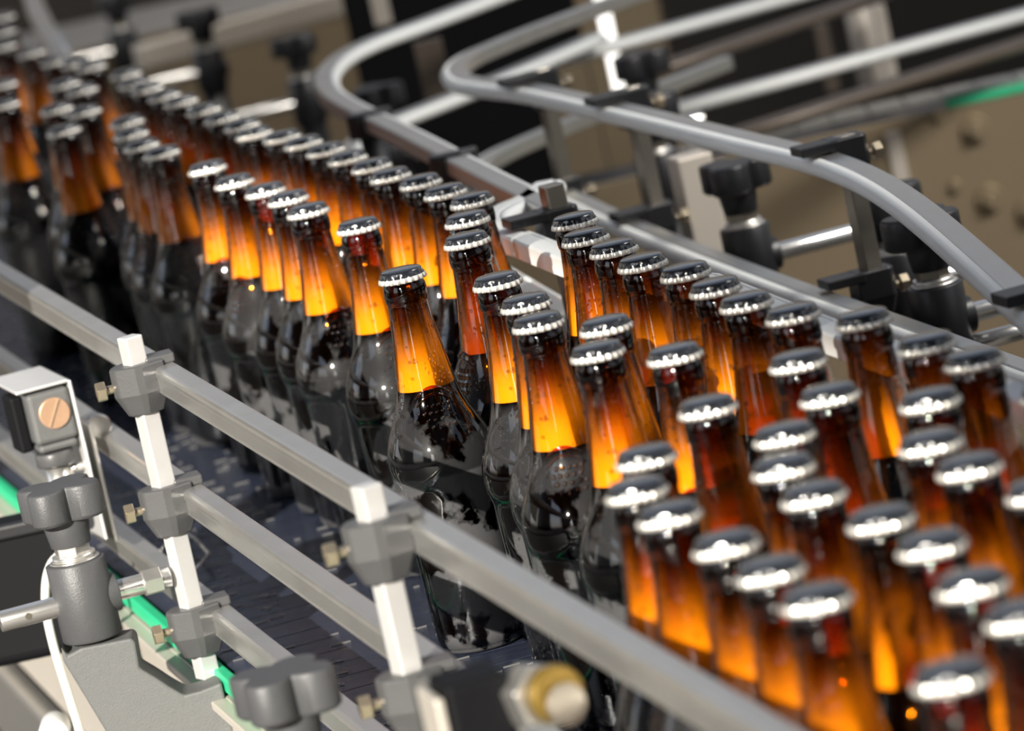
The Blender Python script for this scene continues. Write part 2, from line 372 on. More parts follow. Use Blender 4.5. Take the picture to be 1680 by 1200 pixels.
for i, lab in [
    (43, 'beer bottle with its cap just below the nearest cap of the divider file'),
    (44, 'beer bottle with dark amber neck, second below the nearest cap of the divider file'),
    (36, 'beer bottle with orange-lit neck, directly right of the central glowing bottle'),
    (37, 'beer bottle almost hidden behind the bright orange-necked bottle right of centre'),
    (38, 'bright orange-necked beer bottle right of centre, its cap overlapping the cap behind it'),
    (32, 'beer bottle whose cap shows just above another cap in the middle of the crowd'),
    (33, 'orange-necked beer bottle with its cap just below and left of another cap in mid crowd'),
    (34, 'beer bottle right of the mid-crowd pair of stacked caps, its neck shaded brown'),
    (35, 'shaded brown-necked beer bottle above the left end of the glowing orange front row'),
    (8, 'dark bottle with its cap straight below the eighth cap of the right-hand back file'),
    (13, 'dark bottle at the middle right whose cap stands left of the widest dark neck'),
    (14, 'bottle with the upper of two closely stacked caps at the middle right'),
    (15, 'bottle with the lower of two closely stacked caps at the middle right'),
    (12, 'bottle with the upper of two caps stacked near the right edge, under the back file'),
    (16, 'bottle with the lower of two caps stacked near the right edge, under the back file'),
    (17, 'bottle just right of and below the two caps stacked near the right edge'),
    (18, 'bottle cut off by the right edge halfway down the photo, mostly its cap rim showing'),
    (20, 'amber bottle directly below the two closely stacked caps at the middle right'),
    (21, 'amber bottle at lower right, just left of the three caps stepping down'),
    (22, 'amber bottle, upper left of the three caps stepping down to the right edge'),
    (23, 'amber bottle, middle of the three caps stepping down to the right edge'),
    (24, 'amber bottle cut by the right edge, lowest of the three caps stepping down'),
    (25, 'nearest and most blurred amber bottle, its cap lowest in the photo at the bottom right')]:
    bottle(i, lab, G, TURN.get(i))
G = 'glowing orange bottles against the upper front rail'
for i, lab in [
    (29, 'glowing orange bottle ending the front row, upper of two stacked blurred caps'),
    (30, 'glowing orange bottle with the lower of two stacked blurred caps, by the front rail'),
    (31, 'glowing orange bottle just right of the two stacked caps in the front row'),
    (26, 'glowing orange bottle, fourth along the front row from its far end'),
    (27, 'glowing orange bottle, second from the near end of the front row'),
    (28, 'glowing orange bottle at the near end of the front row, largest of that row')]:
    bottle(i, lab, G)
G = 'bottles in the far left bunch'
for i, lab in [
    (77, 'dark bottle with the nearest, lowest cap of the far left bunch'),
    (75, 'dark bottle just behind and left of the nearest cap in the far left bunch'),
    (76, 'dark bottle just behind and right of the nearest cap in the far left bunch'),
    (78, 'left of the two bottles with caps side by side amid the far left bunch'),
    (79, 'right of the two bottles with caps side by side amid the far left bunch'),
    (74, 'dark bottle at the left edge, the lower of two caps cut off by the frame'),
    (73, 'dark bottle at the left edge, the upper of two caps cut off by the frame'),
    (80, 'far bottle with a pale cap standing alone just left of the grey far rail'),
    (81, 'far bottle, left of the three overlapping caps under the grey far rail'),
    (82, 'far bottle, middle of the three overlapping caps under the grey far rail'),
    (83, 'far bottle, right of the three overlapping caps under the grey far rail'),
    (72, 'blurred far bottle in the top left corner, lowest cap of a column of three'),
    (71, 'blurred far bottle in the top left corner, middle cap of a column of three'),
    (70, 'blurred far bottle in the top left corner, topmost cap of a column of three')]:
    bottle(i, lab, G)
# ------------------------------------------------------------------ front conveyor, rails and hardware
deckN, deckF = -.2, 8.6
def strip_path(a0, s0, s1, n=2):
    return [(A*a0 + F*(s0+(s1-s0)*i/(n-1))) for i in range(n)]
# slat chains running side by side under the bottles (each one endless chain)
chain_where = ['nearest the green wear strip', 'second from the green wear strip', 'third from the green wear strip, under the crowd', 'farthest back, under the right-hand file']
for k in range(4):
    b = MB(); w = .083; a = .504 + .0015 + k*(w+.002) + w/2
    for j in range(150):
        s = .3 + j*.0385
        if s > 5.9: break
        b.box(A*a + F*s + Z*(-.0035), w, .0372, .007, A, F)
    if k < 2:                                    # added bright steel dashes standing in for glints on the wet slats
        for j in range(150):
            s = 1.6 + j*.0385
            if s > 5: break
            for q in range(3):
                l = random.uniform(.003, .014); da = random.uniform(-.037, .037-l)
                b.box(A*(a+da+l/2) + F*(s + random.uniform(-.015, .015)) + Z*.0003, l, .0008, .0010, A, F, Z, 1)
    o = b.obj('conveyor_chain', [M['chain'], M['steel']], None, .0012 if k > 1 else 0, 1)
    tag(o, f'wet dark slat conveyor chain, {chain_where[k]}', 'conveyor chain', 'slat chains of the bottle conveyor')
fr = thing('bottle_conveyor', 'pale steel conveyor side frame with a green wear strip along its top edge', 'conveyor', tuple(A*.5 + F*3))
b = MB(); b.box(A*.4955 + F*3.2 + Z*(-.094), .005, 6.4, .164, A, F); b.box(A*.4895 + F*3.2 + Z*(-.0155), .012, 6.4, .006, A, F)
b.obj('side_panel', M['frame'], fr, .001)
b = MB(); b.box(A*.4985 + F*3.2 + Z*(-.0045), .0085, 6.4, .011, A, F); b.obj('wear_strip', M['green'], fr, .0015)
b = MB(); b.box(A*.49 + F*3.2 + Z*(-.225), .02, 6.4, .07, A, F); b.obj('lower_beam', M['steel'], fr, .002)
b = MB(); b.box(A*.673 + F*3.2 + Z*(-.011), .340, 6.4, .006, A, F); b.obj('chain_bed', M['deck'], fr)
b = MB(); b.box(A*.673 + F*3.2 + Z*(-.225), .335, 6.3, .40, A, F); b.obj('frame_body', M['deck'], fr)
for s in (.5, 3.2, 5.9):
    b = MB(); b.box(A*.72 + F*s + Z*(-.66), .3, .08, .48, A, F); b.obj('leg', M['steel'], fr)

FRONTPROF = [(.0, .0086), (-.0105, .0080), (-.0120, .0074), (-.0131, .0062), (-.0137, .0046), (-.0137, .0020), (-.0130, .0010), (-.0130, -.0072), (-.0138, -.0082), (-.0118, -.0092), (-.004, -.0092), (-.004, -.0060), (.0, -.0060)]
WEAR = [(.0002, .0055), (.0032, .0042), (.0042, 0), (.0032, -.0042), (.0002, -.0055)]
XR = -.192
for z, s0, s1, lab in ((.195, 1.25, 6.4, 'upper aluminium guide rail running diagonally in front of the bottles'),
                   (.1135, 1.9, 6.2, 'middle aluminium guide rail, below the long upper front rail'),
                   (.032, 2.2, 5.6, 'lowest aluminium guide rail, just above the wet chain')):
    p0, p1 = fl(XR, s0), fl(XR, s1)
    r = thing('guide_rail', lab, 'guide rail', (p0[0], p0[1], z), 'front guide rails')
    MB().sweep(FRONTPROF, [p0, p1], z).obj('rail', M['alu'], r, .0007)
    MB().sweep(WEAR, [p0, p1], z).obj('wear_face', M['uhmw'], r)

def hexbolt(b, c, d, r=.0062, h=.0055, mi=0):
    c = Vector(c); d = Vector(d).normalized(); b.cyl(c, c+d*h, r, n=6, mi=mi, sm=False)
CL = [(-17, 3), (-18, -3), (-15.5, -9), (-3, -15), (2, -15), (17, -8.5), (18, 8), (8, 13), (-9, 13), (-14, 9)]
def front_clamp(c, parent):
    c = Vector(c); ex = Vector((.985, .17, 0)); ey = Vector((-.17, .985, 0))
    def ring(k, z): return [c + ex*(x*k/1000) + ey*(y*k/1000) + Z*z for x, y in CL]
    b = MB(); b.loft([ring(.96, .0125), ring(1, .0112), ring(1, -.006), ring(.66, -.0195), ring(.60, -.0205)])
    b.box(c + ex*.0155 + ey*.004 + Z*.0115, .019, .020, .006, ex, ey)
    cl = b.obj('clamp', M['clampgrey'], parent, .0022, 3)
    b = MB(); b.cyl(c - ex*.016 - ey*.002, c - ex*.024 - ey*.002, .0028, n=12, mi=0); hexbolt(b, c - ex*.0225 - ey*.002, -ex, .0068, .0062)
    b.obj('bolt', M['bolt'], cl, .0005)
def square_post(b, p, z0, z1, w=.0125, ang=.53):
    ex = Vector((math.cos(ang), math.sin(ang), 0)); ey = Vector((-math.sin(ang), math.cos(ang), 0))
    b.box((p[0], p[1], (z0+z1)/2), w, w, z1-z0, ex, ey)
for (x, y), lab, zb in (((212, 553), 'square rail post at left with three black clamps, in sharp focus', -.012), ((600, 797), 'square rail post near the bottom centre, its two upper clamps in view', -.012)):
    P = atz(x, y, .225)
    t = thing('rail_post', lab, 'rail post', (P.x, P.y, 0), 'front rail posts')
    b = MB(); square_post(b, P, -.004, .2255); b.obj('post', M['zinc'], t, .001)
    for z in (.195, .1135, .032):
        front_clamp((P.x, P.y, z), t)

def knob_mesh(b, c, R=.0295, h=.0225, lobes=4, ph=.3, ht=.0175, rc=.0155):
    c = Vector(c); rings = []; n = 96
    def rr(t): 
        q = .5+.5*math.cos(lobes*(t+ph)); return R*(.58 + .42*q**.5)
    for k, z in ((.92, 0), (1, .002), (1, h-.0025), (.97, h-.0007), (.92, h)):
        rings.append([c + Vector((k*rr(2*PI*i/n)*math.cos(2*PI*i/n), k*rr(2*PI*i/n)*math.sin(2*PI*i/n), z)) for i in range(n)])
    b.loft(rings, 0, True)
    b.cyl(c - Z*ht, c + Z*.001, rc-.0025, rc, 32)
def knob_bracket(c, d, label, m_dark, group, rodlen=(.075, .075), arm=True, lobes=4, ph=.3, sc=1., rods=True):
    c = Vector(c)                                       # c = where the cross rod passes through the barrel
    t = thing('knob_clamp', label, 'clamp bracket', tuple(c), group)
    b = MB(); b.lathe([(.0186, -.0255), (.0195, -.024), (.0195, .0255), (.0188, .0265)], c, 40)
    side = Vector(d); b.cyl(c, c + side*.0222, .0138, .0128, 28)
    b.obj('barrel', m_dark, t, .0008)
    b = MB(); b.lathe([(.0165, .0266), (.0165, .0276), (.0120, .0282)], c, 32); b.cyl(c+Z*.0275, c+Z*.031, .0142, n=32); b.obj('washer', M['steel'], t)
    b = MB(); b.cyl(c+Z*.031, c+Z*.0385, .0122, n=6, sm=False); b.obj('hex_nut', M['steel'] if m_dark is M['knobgrey'] else M['darksteel'], t, .0006)
    b = MB(); knob_mesh(b, c+Z*.0545, lobes=lobes, ph=ph); b.obj('knob', m_dark, t, .0015, 2)
    if rods:
        b = MB(); b.cyl(c - side*rodlen[0], c + side*rodlen[1], .0068, n=24); r = b.obj('cross_rod', M['rod'], t, .0006)
        if m_dark is M['knobgrey']:
            b = MB(); b.cyl(c + side*(rodlen[1]-.018), c + side*(rodlen[1]-.006), .0092, n=6, sm=False); b.obj('lock_nut', M['steel'], r, .0005)
            b = MB(); e = c - side*(rodlen[0]-.018); q = Vector((side.y, -side.x, 0)); b.cyl(e + q*.004, e + q*.0070, .0022, n=14); b.obj('pin_hole', M['darksteel'], r)
    return t
P1 = atz(212, 553, .225); P2 = atz(600, 797, .225)
AX = A
def off(P, s, z): return Vector((P.x, P.y, z)) - AX*s
KB1 = off(P1, .067, .067); KB2 = off(P2, .064, .067)
t1 = knob_bracket(KB1, AX, 'grey star knob on a barrel clamp at lower left, steel cross rod through it', M['knobgrey'], 'star knob clamps on the front side', (.056, .0575), ph=.45)
t2 = knob_bracket(KB2, AX, 'blurred grey star knob on a barrel clamp at the bottom edge left of centre', M['knobgrey'], 'star knob clamps on the front side', (.056, .0545), ph=.45)
def arm(t, c, dx):
    # moulded arm carrying the barrel, bolted to the side frame: outline in the picture-facing plane, 26 mm deep
    X, Zv = Vector((1, 0, 0)), Vector((0, 0, 1))
    out = [(-19.8, -23.5), (-16.4, -29.7), (-7.1, -27.0), (25.3, -27.7), (27.4, -30.6), (26.4, -48.2), (34.9, -56.4), (42.3, -64.4), (50.2, -71.6), (60.7, -71.1), (75.1, -68.7), (75.8, -103.8), (76.0, -155.4), (11.6, -141.4), (-3.4, -86.5), (-12.8, -56.7), (-20.3, -33.3)]
    y0, y1 = -.018, .012
    def ring(y, k=1.): return [c + X*(x*k/1000) + Zv*(z/1000) + Vector((0, y, 0)) for x, z in out]
    b = MB(); b.loft([ring(y0), ring(y1)]); b.obj('arm', M['castgrey'], t, .002)
arm(t1, KB1, 0); arm(t2, KB2, 0)

# level sensor on a bent steel plate
c = atY(88, 680, 3.32)
t = thing('photo_sensor', 'rectangular sensor under a bent steel plate at left, copper slotted screw on its face', 'sensor', tuple(c))
ex = Vector((.96, .28, 0)).normalized(); ey = Vector((-.28, .96, 0)).normalized()
def sbox(dx, dy, dz, sx, sy, sz): 
    b = MB(); b.box(c + ex*dx + ey*dy + Z*dz, sx, sy, sz, ex, ey); return b
b = MB()
b.box(c + ex*(-.006) + ey*.030 + Z*.0225, .038, .088, .0022, ex, ey)
b.box(c + ex*.0135 + ey*.030 + Z*(-.035), .0022, .088, .115, ex, ey); b.obj('mount_plate', M['zinc'], t, .001)
b = MB(); b.box(c + ex*(-.0035) + ey*.004 + Z*.001, .030, .034, .036, ex, ey); b.box(c + ex*(-.0035) + ey*.004 + Z*(-.0205), .028, .030, .006, ex, ey); b.obj('sensor_body', M['castgrey'], t, .003)
b = MB(); b.box(c + ex*(-.023) + ey*.016 + Z*(-.002), .009, .028, .040, ex, ey); b.obj('lens_housing', M['rubber'], t, .002)
f = c + ex*(-.002) - ey*.013 + Z*.003
b = MB(); b.cyl(f, f - ey*.0022, .0108, n=36); sc_ = b.obj('slotted_screw', M['copper'], t, .0005)
b = MB(); dd = (ex*.5 + Z*.86).normalized(); b.box(f - ey*.0023, .0014, .0008, .020, dd.cross(ey), ey, dd); b.obj('slot', M['bolt'], sc_)
b = MB(); b.cyl(c + ex*(-.006) + Z*(-.0245), c + ex*(-.006) + Z*(-.0345), .0135, n=20); b.obj('connector_collar', M['clampgrey'], t, .0015)
b = MB(); b.cyl(c + ex*(-.006) + Z*(-.0345), c + ex*(-.006) + Z*(-.075), .0085, n=24); b.cyl(c + ex*(.002) + Z*(-.040), c + ex*(.0125) + Z*(-.040), .003, n=12); b.obj('connector', M['steel'], t)
g = atY(158, 697, 3.36); b = MB(); b.cyl(g, g - ey*.012, .0085, n=20); b.box(c + ex*.022 + ey*.02 + Z*(-.055), .003, .05, .085, ex, ey); b.obj('support_stud', M['steel'], t, .001)

# black housing and its white cable at the lower left edge
c = atY(30, 965, 3.36)
t = thing('junction_box', 'black housing at the left edge behind the white cable', 'electrical box', tuple(c))
b = MB(); b.box(c, .088, .05, .098); b.obj('box_body', M['rubber'], t, .008, 4)
b = MB(); b.box(c + Vector((-.004, -.026, .046)), .075, .01, .010); b.obj('box_lid', M['black'], t, .002)
pts = [atY(x, y, Y) for x, y, Y in ((104, 905, 3.26), (84, 922, 3.262), (75, 950, 3.263), (74, 985, 3.262), (78, 1020, 3.258), (90, 1070, 3.25), (106, 1120, 3.25), (122, 1170, 3.25), (136, 1220, 3.25), (150, 1290, 3.25))]
sp2 = []
for i in range(len(pts)-1):
    for j in range(4): sp2.append(pts[i].lerp(pts[i+1], j/4))
for _ in range(3): sp2 = [sp2[0]] + [(sp2[i-1]+sp2[i]*2+sp2[i+1])/4 for i in range(1, len(sp2)-1)] + [sp2[-1]]
tag(MB().tube(sp2, .0029, 12).obj('signal_cable', M['cable']), 'white cable looping down behind the left steel cross rod', 'cable')
# bent wire loop lying over the chain
w = [atz(x, y, .012) for x, y in ((262, 905), (296, 868), (322, 886), (343, 909), (328, 927), (312, 945))]
tag(MB().tube(w, .0014, 10).obj('wire_hook', M['rod']), 'thin bent wire hook above the chain behind the left rail post', 'wire hook')
# frame bolt low at the left corner
c = atY(88, 1207, 3.3); b = MB(); b.cyl(c, c + Vector((0, .03, 0)), .0105, n=24); tag(b.obj('frame_bolt', M['uhmw'], None, .002), 'pale round bolt end at the bottom left corner', 'bolt')
# close blurred sensor head at the bottom edge
c = atY(800, 1165, 2.06)
t = thing('sensor_head', 'blurred black block with a steel cap and brass ring at the bottom centre', 'sensor', tuple(c))
b = MB(); b.box(c + Vector((-.006, .012, -.016)), .028, .035, .062, A, F); b.obj('block', M['rubber'], t, .002)
b = MB(); b.box(c + Vector((-.0235, .012, -.02)), .004, .034, .06, A, F); b.obj('side_plate', M['frame'], t, .001)
q = c + Vector((.024, -.004, .002)); dv = Vector((.45, -.86, .1)).normalized(); sh = Vector((.004, 0, 0))
b = MB(); b.cyl(q - dv*.012, q + dv*.004, .0155, n=6, sm=False); b.obj('steel_nut', M['steel'], t, .0012)
b = MB(); b.cyl(q + dv*.004 + sh, q + dv*.009 + sh, .0135, .0125, n=28); rg = b.obj('brass_ring', M['brass'], t, .001)
e = q + sh + Vector((.001, 0, -.005)); b = MB(); b.cyl(e + dv*.009, e + dv*.0115, .0095, n=24); b.obj('ring_core', M['darksteel'], rg)
b = MB(); b.cyl(c + Vector((-.004, .012, -.047)), c + Vector((-.004, .012, -.40)), .006, n=16); b.obj('stem', M['steel'], t)
# ------------------------------------------------------------------ back rails
def plan(pts, z): return [tuple(atz(x, y, z)[:2]) for x, y in pts]
WHITE = [(.0002, .0062), (.0045, .0058), (.0075, .0030), (.0082, 0), (.0075, -.0030), (.0045, -.0058), (.0002, -.0062)]
BACKP = [(0, .0064), (-.0015, .0070), (-.0135, .0070), (-.0150, .0058), (-.0150, -.0058), (-.0135, -.0070), (0, -.0070)]
def neg(p): return [(-a, b) for a, b in p][::-1]
def back_rail(path, z, label, flip=False, m='alu', mw='uhmw', group='curved back guide rails'):
    p0 = path[len(path)//2]
    r = thing('guide_rail', label, 'guide rail', (p0[0], p0[1], z), group)
    MB().sweep(neg(BACKP) if flip else BACKP, path, z, 0).obj('rail', M[m], r)
    MB().sweep(neg(WHITE) if flip else WHITE, path, z, 0, True).obj('wear_face', M[mw], r)
    return r
# inner curve of the far lane: return arm, nose, long straight, bend at right
r2 = plan([(1150, -50), (900, 42), (800, 82), (756, 103), (738, 122), (750, 140), (790, 148), (870, 158), (1030, 195), (1200, 237), (1320, 266), (1390, 290), (1450, 322), (1510, 366), (1580, 427), (1660, 500), (1740, 575)], .2)
r2 = smooth(r2, 6)
back_rail(r2, .2, 'long white-faced curved rail crossing the upper right, bending down to the right edge')
k = min(range(len(r2)), key=lambda i: abs(r2[i][1]-4.13) + (0 if i > 40 else 9))
r3 = smooth(r2[0:k:5] + plan([(905, 324), (1038, 386), (1266, 476), (1462, 546), (1620, 604), (1760, 655)], .105), 5)
back_rail(r3, .105, 'lower back guide rail directly behind the right-hand file of caps')
# outer curve of the far lane, ending at the divider nose
r1 = plan([(960, -60), (830, -8), (700, 42), (620, 72), (570, 98), (545, 125), (548, 152), (580, 176), (650, 210), (720, 245), (800, 287), (893, 333), (922, 347)], .2)
r1 = smooth(r1, 6)
back_rail(r1, .2, 'pale curved rail looping at upper centre and running down to the divider nose', True)
r1l = [p for p in r1]
back_rail(r1l, .1195, 'lower curved rail beneath the upper centre loop', True)
# divider nose between the two lanes
ns = smooth(plan([(912, 309), (880, 333), (842, 350), (822, 366), (836, 384), (880, 402), (935, 424), (1000, 447)], .2), 6)
back_rail(ns + [fl(.120, 2.95), fl(.111, 2.7), fl(.108, 2.4), fl(.106, 2.2)], .2, 'pale bent end piece of the divider rail, left of the square post', True, 'uhmw')
back_rail(ns[8:] + [fl(.127, 2.95), fl(.127, 2.6), fl(.125, 2.2)], .1195, 'lower bent end piece of the divider rail, seen between bottle necks', True)

def back_clamp(c, parent, bolt=True):
    c = Vector(c)
    L = [(-15, -12), (10, -12), (13.5, -8), (13.5, 8), (10, 12), (-15, 12)]
    def ring(k, z): return [c + A*(x*k/1000) + F*(y*k/1000) + Z*z for x, y in L]
    b = MB(); b.loft([ring(.92, .0160), ring(1, .0145), ring(1, -.004), ring(.72, -.016), ring(.68, -.017)])
    b.box(c - A*.0225 + Z*.0122, .028, .026, .0066, A, F)
    cl = b.obj('clamp', M['black'], parent, .0012)
    if bolt:
        b = MB(); b.cyl(c + A*.013, c + A*.020, .0028, n=12); hexbolt(b, c + A*.0185, A, .0066, .006)
        b.obj('bolt', M['bolt'], cl, .0004)
for (x, y), lab in (((850, 155), 'dark steel post with black clamps, leftmost under the long white rail'), ((995, 187), 'dark steel post with black clamps, second from left under the long white rail'),
                    ((1340, 272), 'dark steel post at right carrying the long white rail, brass bolt on its clamp'), ((1682, 520), 'dark steel post whose black clamp just enters at the right edge')):
    P = atz(x, y, .2) + A*.0235
    t = thing('rail_post', lab, 'rail post', (P.x, P.y, 0), 'posts of the long white rail')
    b = MB(); square_post(b, P, -.02, .2165, .0125, .42); b.obj('post', M['darksteel'], t, .0008)
    back_clamp((P.x, P.y, .2), t); back_clamp((P.x, P.y, .105), t)
P = atz(903, 302, .232); P = Vector((P.x, P.y, 0))
t = thing('rail_post', 'square grey post standing beside the bent divider end piece, its top above the rail', 'rail post', tuple(P))
b = MB(); square_post(b, P, -.004, .232, .0145, .35); b.obj('post', M['darksteel'], t, .0012)
back_clamp((P.x, P.y, .2), t, False)
for (x, y), lab in (((606, 200), 'black rail holder under the pale loop rail, left one of two'), ((745, 268), 'black rail holder under the pale loop rail, right one of two')):
    P = atz(x, y, .2) + Vector((.0, -.002, 0))
    t = thing('rail_holder', lab, 'rail holder', (P.x, P.y, 0), 'black holders of the pale loop rail')
    L = [(-19, 8), (-19, -6), (-10, -13), (8, -13), (19, -3), (20, 8)]
    def ring(k, z): return [P + Vector((q[0]*k/1000, q[1]*k/1000, z)) for q in L]
    b = MB(); b.loft([ring(1, -.012), ring(1, .008), ring(.95, .0095)]); b.obj('holder_block', M['black'], t, .001)
    b = MB(); b.cyl(P + Vector((0, -.002, -.205)), P + Vector((0, -.002, -.01)), .011, n=20); b.obj('stem', M['black'], t)

# star knob clamps on the far side
KN = [((1232, 425), .085, 'black star knob clamp behind the lower back rail, between two dark steel posts', (.0, .085), 3),
      ((1545, 527), .085, 'black star knob clamp below the white rail bend, two pale rods at its right', (.0, .10), 3),
      ((1478, 470), .06, 'black star knob clamp just left of the one below the white rail bend', (.0, .05), 3),
      ((1085, 300), .09, 'black star knob clamp behind the second dark post, above the lower back rail', (.0, .06), 3),
      ((1072, 215), .075, 'black star knob clamp showing above the long white rail, near its second clamp', (.0, .05), 3),
      ((640, 262), .06, 'black star knob seen inside the pale loop rail', (.0, .05), 3),
      ((505, 165), .065, 'black star knob clamp standing left of the pale loop rail', (.11, .02), 3),
      ((345, 115), .07, 'black star knob clamp in the upper left, left of the one beside the pale loop', (.10, .02), 3),
      ((205, 80), .07, 'black star knob clamp in the upper left, behind the far bottle caps', (.10, .02), 3)]
for (x, y), z, lab, rl, lb in KN:
    k = atz(x, y, z); t = knob_bracket(k, AX, lab, M['black'], 'black star knob clamps on the far side', rl, lobes=lb, ph=x*.01)
    b = MB(); b.cyl((k.x, k.y, -.9), k - Z*.025, .016, n=20); b.obj('stem', M['black'], t)
    if x == 1545: b = MB(); q = k - Z*.021; b.cyl(q, q + AX*.10, .0062, n=20); b.obj('lower_rod', M['rod'], t)
P = atz(1150, 352, .10); t = tag(MB().box(P, .03, .03, .10, A, F).obj('bracket_block', M['tanlight'], None, .002), 'tan steel bracket block behind the lower back rail, left of a black knob', 'bracket')

# far lane deck
b = MB()
dk = []
for Y in (6.0, 5.2, 4.4, 3.6, 2.8, 2.0, 1.4): dk.append(Y)
b.sweep([(-.062, -.030), (-.062, -.002), (.062, -.002), (.062, -.030)], [fl(.245, Y) for Y in dk], 0)
tag(b.obj('lane_deck', M['deck']), 'dark empty deck of the far lane between the divider and the long white rail', 'conveyor deck')
# transverse conveyor behind, with its chain plates, strip, panel and bolts
yb = 4.93
t = thing('crosswise_conveyor', 'second conveyor running crosswise in the upper right, stained tan side plate with bolts', 'conveyor frame', (.45, yb, 0))
b = MB(); b.box((.62, yb+.004, -.26), 1.24, .006, .50); b.obj('side_panel', M['tan'], t, .001)
b = MB(); b.box((.43, yb-.0015, -.17), .016, .004, .30, Vector((1, 0, 0)), Vector((0, 1, 0))); b.obj('fold_strip', M['tanlight'], t, .001)
b = MB(); b.box((.865, yb+.004, -.0055), .75, .010, .008); b.obj('wear_strip', M['green'], t, .001)
b = MB(); b.box((.62, yb+.2, -.27), 1.2, .36, .44); b.obj('frame_body', M['deck'], t)
for x, y, r in ((1540, 190, .0075), (1600, 212, .0155), (1567, 305, .0075), (1624, 326, .0155), (1690, 345, .0155)):
    q = atY(x, y, yb); b = MB()
    if r > .01: b.cyl(q + Vector((0, .002, 0)), q - Vector((0, .004, 0)), r, r*.94, n=28); b.cyl(q - Vector((0, .003, 0)), q - Vector((0, .013, 0)), r*.52, n=6, sm=False)
    else: b.cyl(q + Vector((0, .002, 0)), q - Vector((0, .005, 0)), r, r*.8, n=20)
    b.obj('panel_bolt', M['tan'], t, .0006)
b = MB(); b.box((.62, yb+.2, -.70), .5, .1, .42); b.obj('leg', M['steel'], t)
b = MB()
for j in range(27): b.box((.20 + j*.0385, yb + .010 + .021, .001), .0370, .042, .007)
tag(b.obj('conveyor_chain', M['alu'], None, .001, 1), 'shiny metal slat chain along the near edge of the crosswise conveyor', 'conveyor chain')
def straight(pa, pb, z, lab, m, mw):
    a, c2 = atz(*pa, z), atz(*pb, z)
    d = (c2-a); back_rail([tuple((a + d*(i/3))[:2]) for i in range(4)], z, lab, False, m, mw, 'straight rails over the crosswise conveyor')
straight((1090, 186), (1760, 4), .035+.01, 'white-faced straight rail crossing the upper right, lower one of two', 'alu', 'uhmw')
straight((862, 116), (1400, -32), .105, 'white-faced straight rail crossing the top, upper one of two', 'alu', 'uhmw')
straight((1180, 233), (1760, 48), .040, 'dull brown straight rail just above the crosswise chain', 'brownrail', 'brownrail')
straight((1040, 131), (1460, -12), .10, 'dull brown straight rail between the two white straight rails', 'brownrail', 'brownrail')
# posts, roller and strips seen between the rails
for pts, Y, w, m, lab, nm in (
    ([(984, -10), (1012, 150)], 5.16, .0145, 'whitestrip', 'white upright strip made to glow, behind the second dark post at the top', 'glow_strip'),
    ([(1440, 8), (1478, 145)], 5.36, .013, 'tanlight', 'cream upright bar behind the white straight rail at upper right', 'upright_bar'),
    ([(1345, 40), (1372, 150)], 5.40, .016, 'brownrail', 'brown upright bar behind the rails, left of the cream roller', 'upright_bar'),
    ([(700, 66), (735, 180)], 5.05, .030, 'brownrail', 'brown upright post inside the pale loop rail', 'upright_post'),
    ([(618, -15), (632, 40)], 5.6, .02, 'tanlight', 'pale upright post at the top just left of the loop rail', 'upright_post')):
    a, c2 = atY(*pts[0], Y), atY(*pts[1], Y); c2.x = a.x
    b = MB(); mid = (a+c2)/2; b.box(mid, w, .012, abs(a.z-c2.z)); tag(b.obj(nm, M[m], None, .001), lab, 'lamp' if nm == 'glow_strip' else 'post')  # glow_strip is no lamp, only a strip with added emission
a = atY(1408, 15, 5.42); b = MB(); b.cyl(a, a - Z*.095, .0165, n=28); tag(b.obj('roller', M['tanlight'], None, .001), 'cream cylinder behind the rails at upper right, beside the cream bar', 'roller')
# far transverse conveyor at upper left
t = thing('far_conveyor', 'far crosswise conveyor at upper left with pale top beam and tan side plate', 'conveyor frame', (-.3, 6.62, 0))
b = MB(); b.box((-.30, 6.62, -.20), 1.2, .01, .56); b.obj('side_panel', M['tan'], t)
b = MB(); b.sweep([(-.012, -.017), (-.012, .017), (.012, .017), (.012, -.017)], [tuple(atz(225, 97, .085)[:2]), tuple(atz(760, -52, .085)[:2])], .085); b.obj('top_beam', M['tanlight'], t, .004)
b = MB(); b.box((-.30, 6.9, .06), 1.2, .5, .02); b.obj('deck_plate', M['alu'], t)
b = MB(); b.box((-.30, 6.9, -.69), .8, .1, .42); b.obj('leg', M['steel'], t)
# dark cabinet behind the loop
t = thing('machine_cabinet', 'dark machine cabinet behind the curved rails at top centre', 'cabinet', (.02, 6.0, -.9))
b = MB(); b.box((.03, 6.02, -.30), .27, .5, 1.18); b.obj('cabinet_body', M['rubber'], t, .004)
b = MB(); b.box((.135, 5.76, -.05), .055, .012, .16); b.obj('tan_door', M['tan'], t, .001)
# far grey rail at top left
back_rail(plan([(48, -40), (62, 10), (85, 55), (112, 105)], .2), .2, 'grey rail descending in the top left corner behind far caps', True, 'alu', 'alu')

# ------------------------------------------------------------------ setting
b = MB(); b.box((0, 5, -.925), 14, 16, .05); struct(b.obj('floor', M['floor']))
b = MB(); b.box((0, 11, .6), 14, .1, 3.0); struct(b.obj('wall_back', M['wall']))
b = MB(); b.box((-2.0, 3.2, 1.32), 3.0, .06, 1.96); struct(b.obj('sun_screen_left', M['wall']))  # added out of view to block the sun from the far left

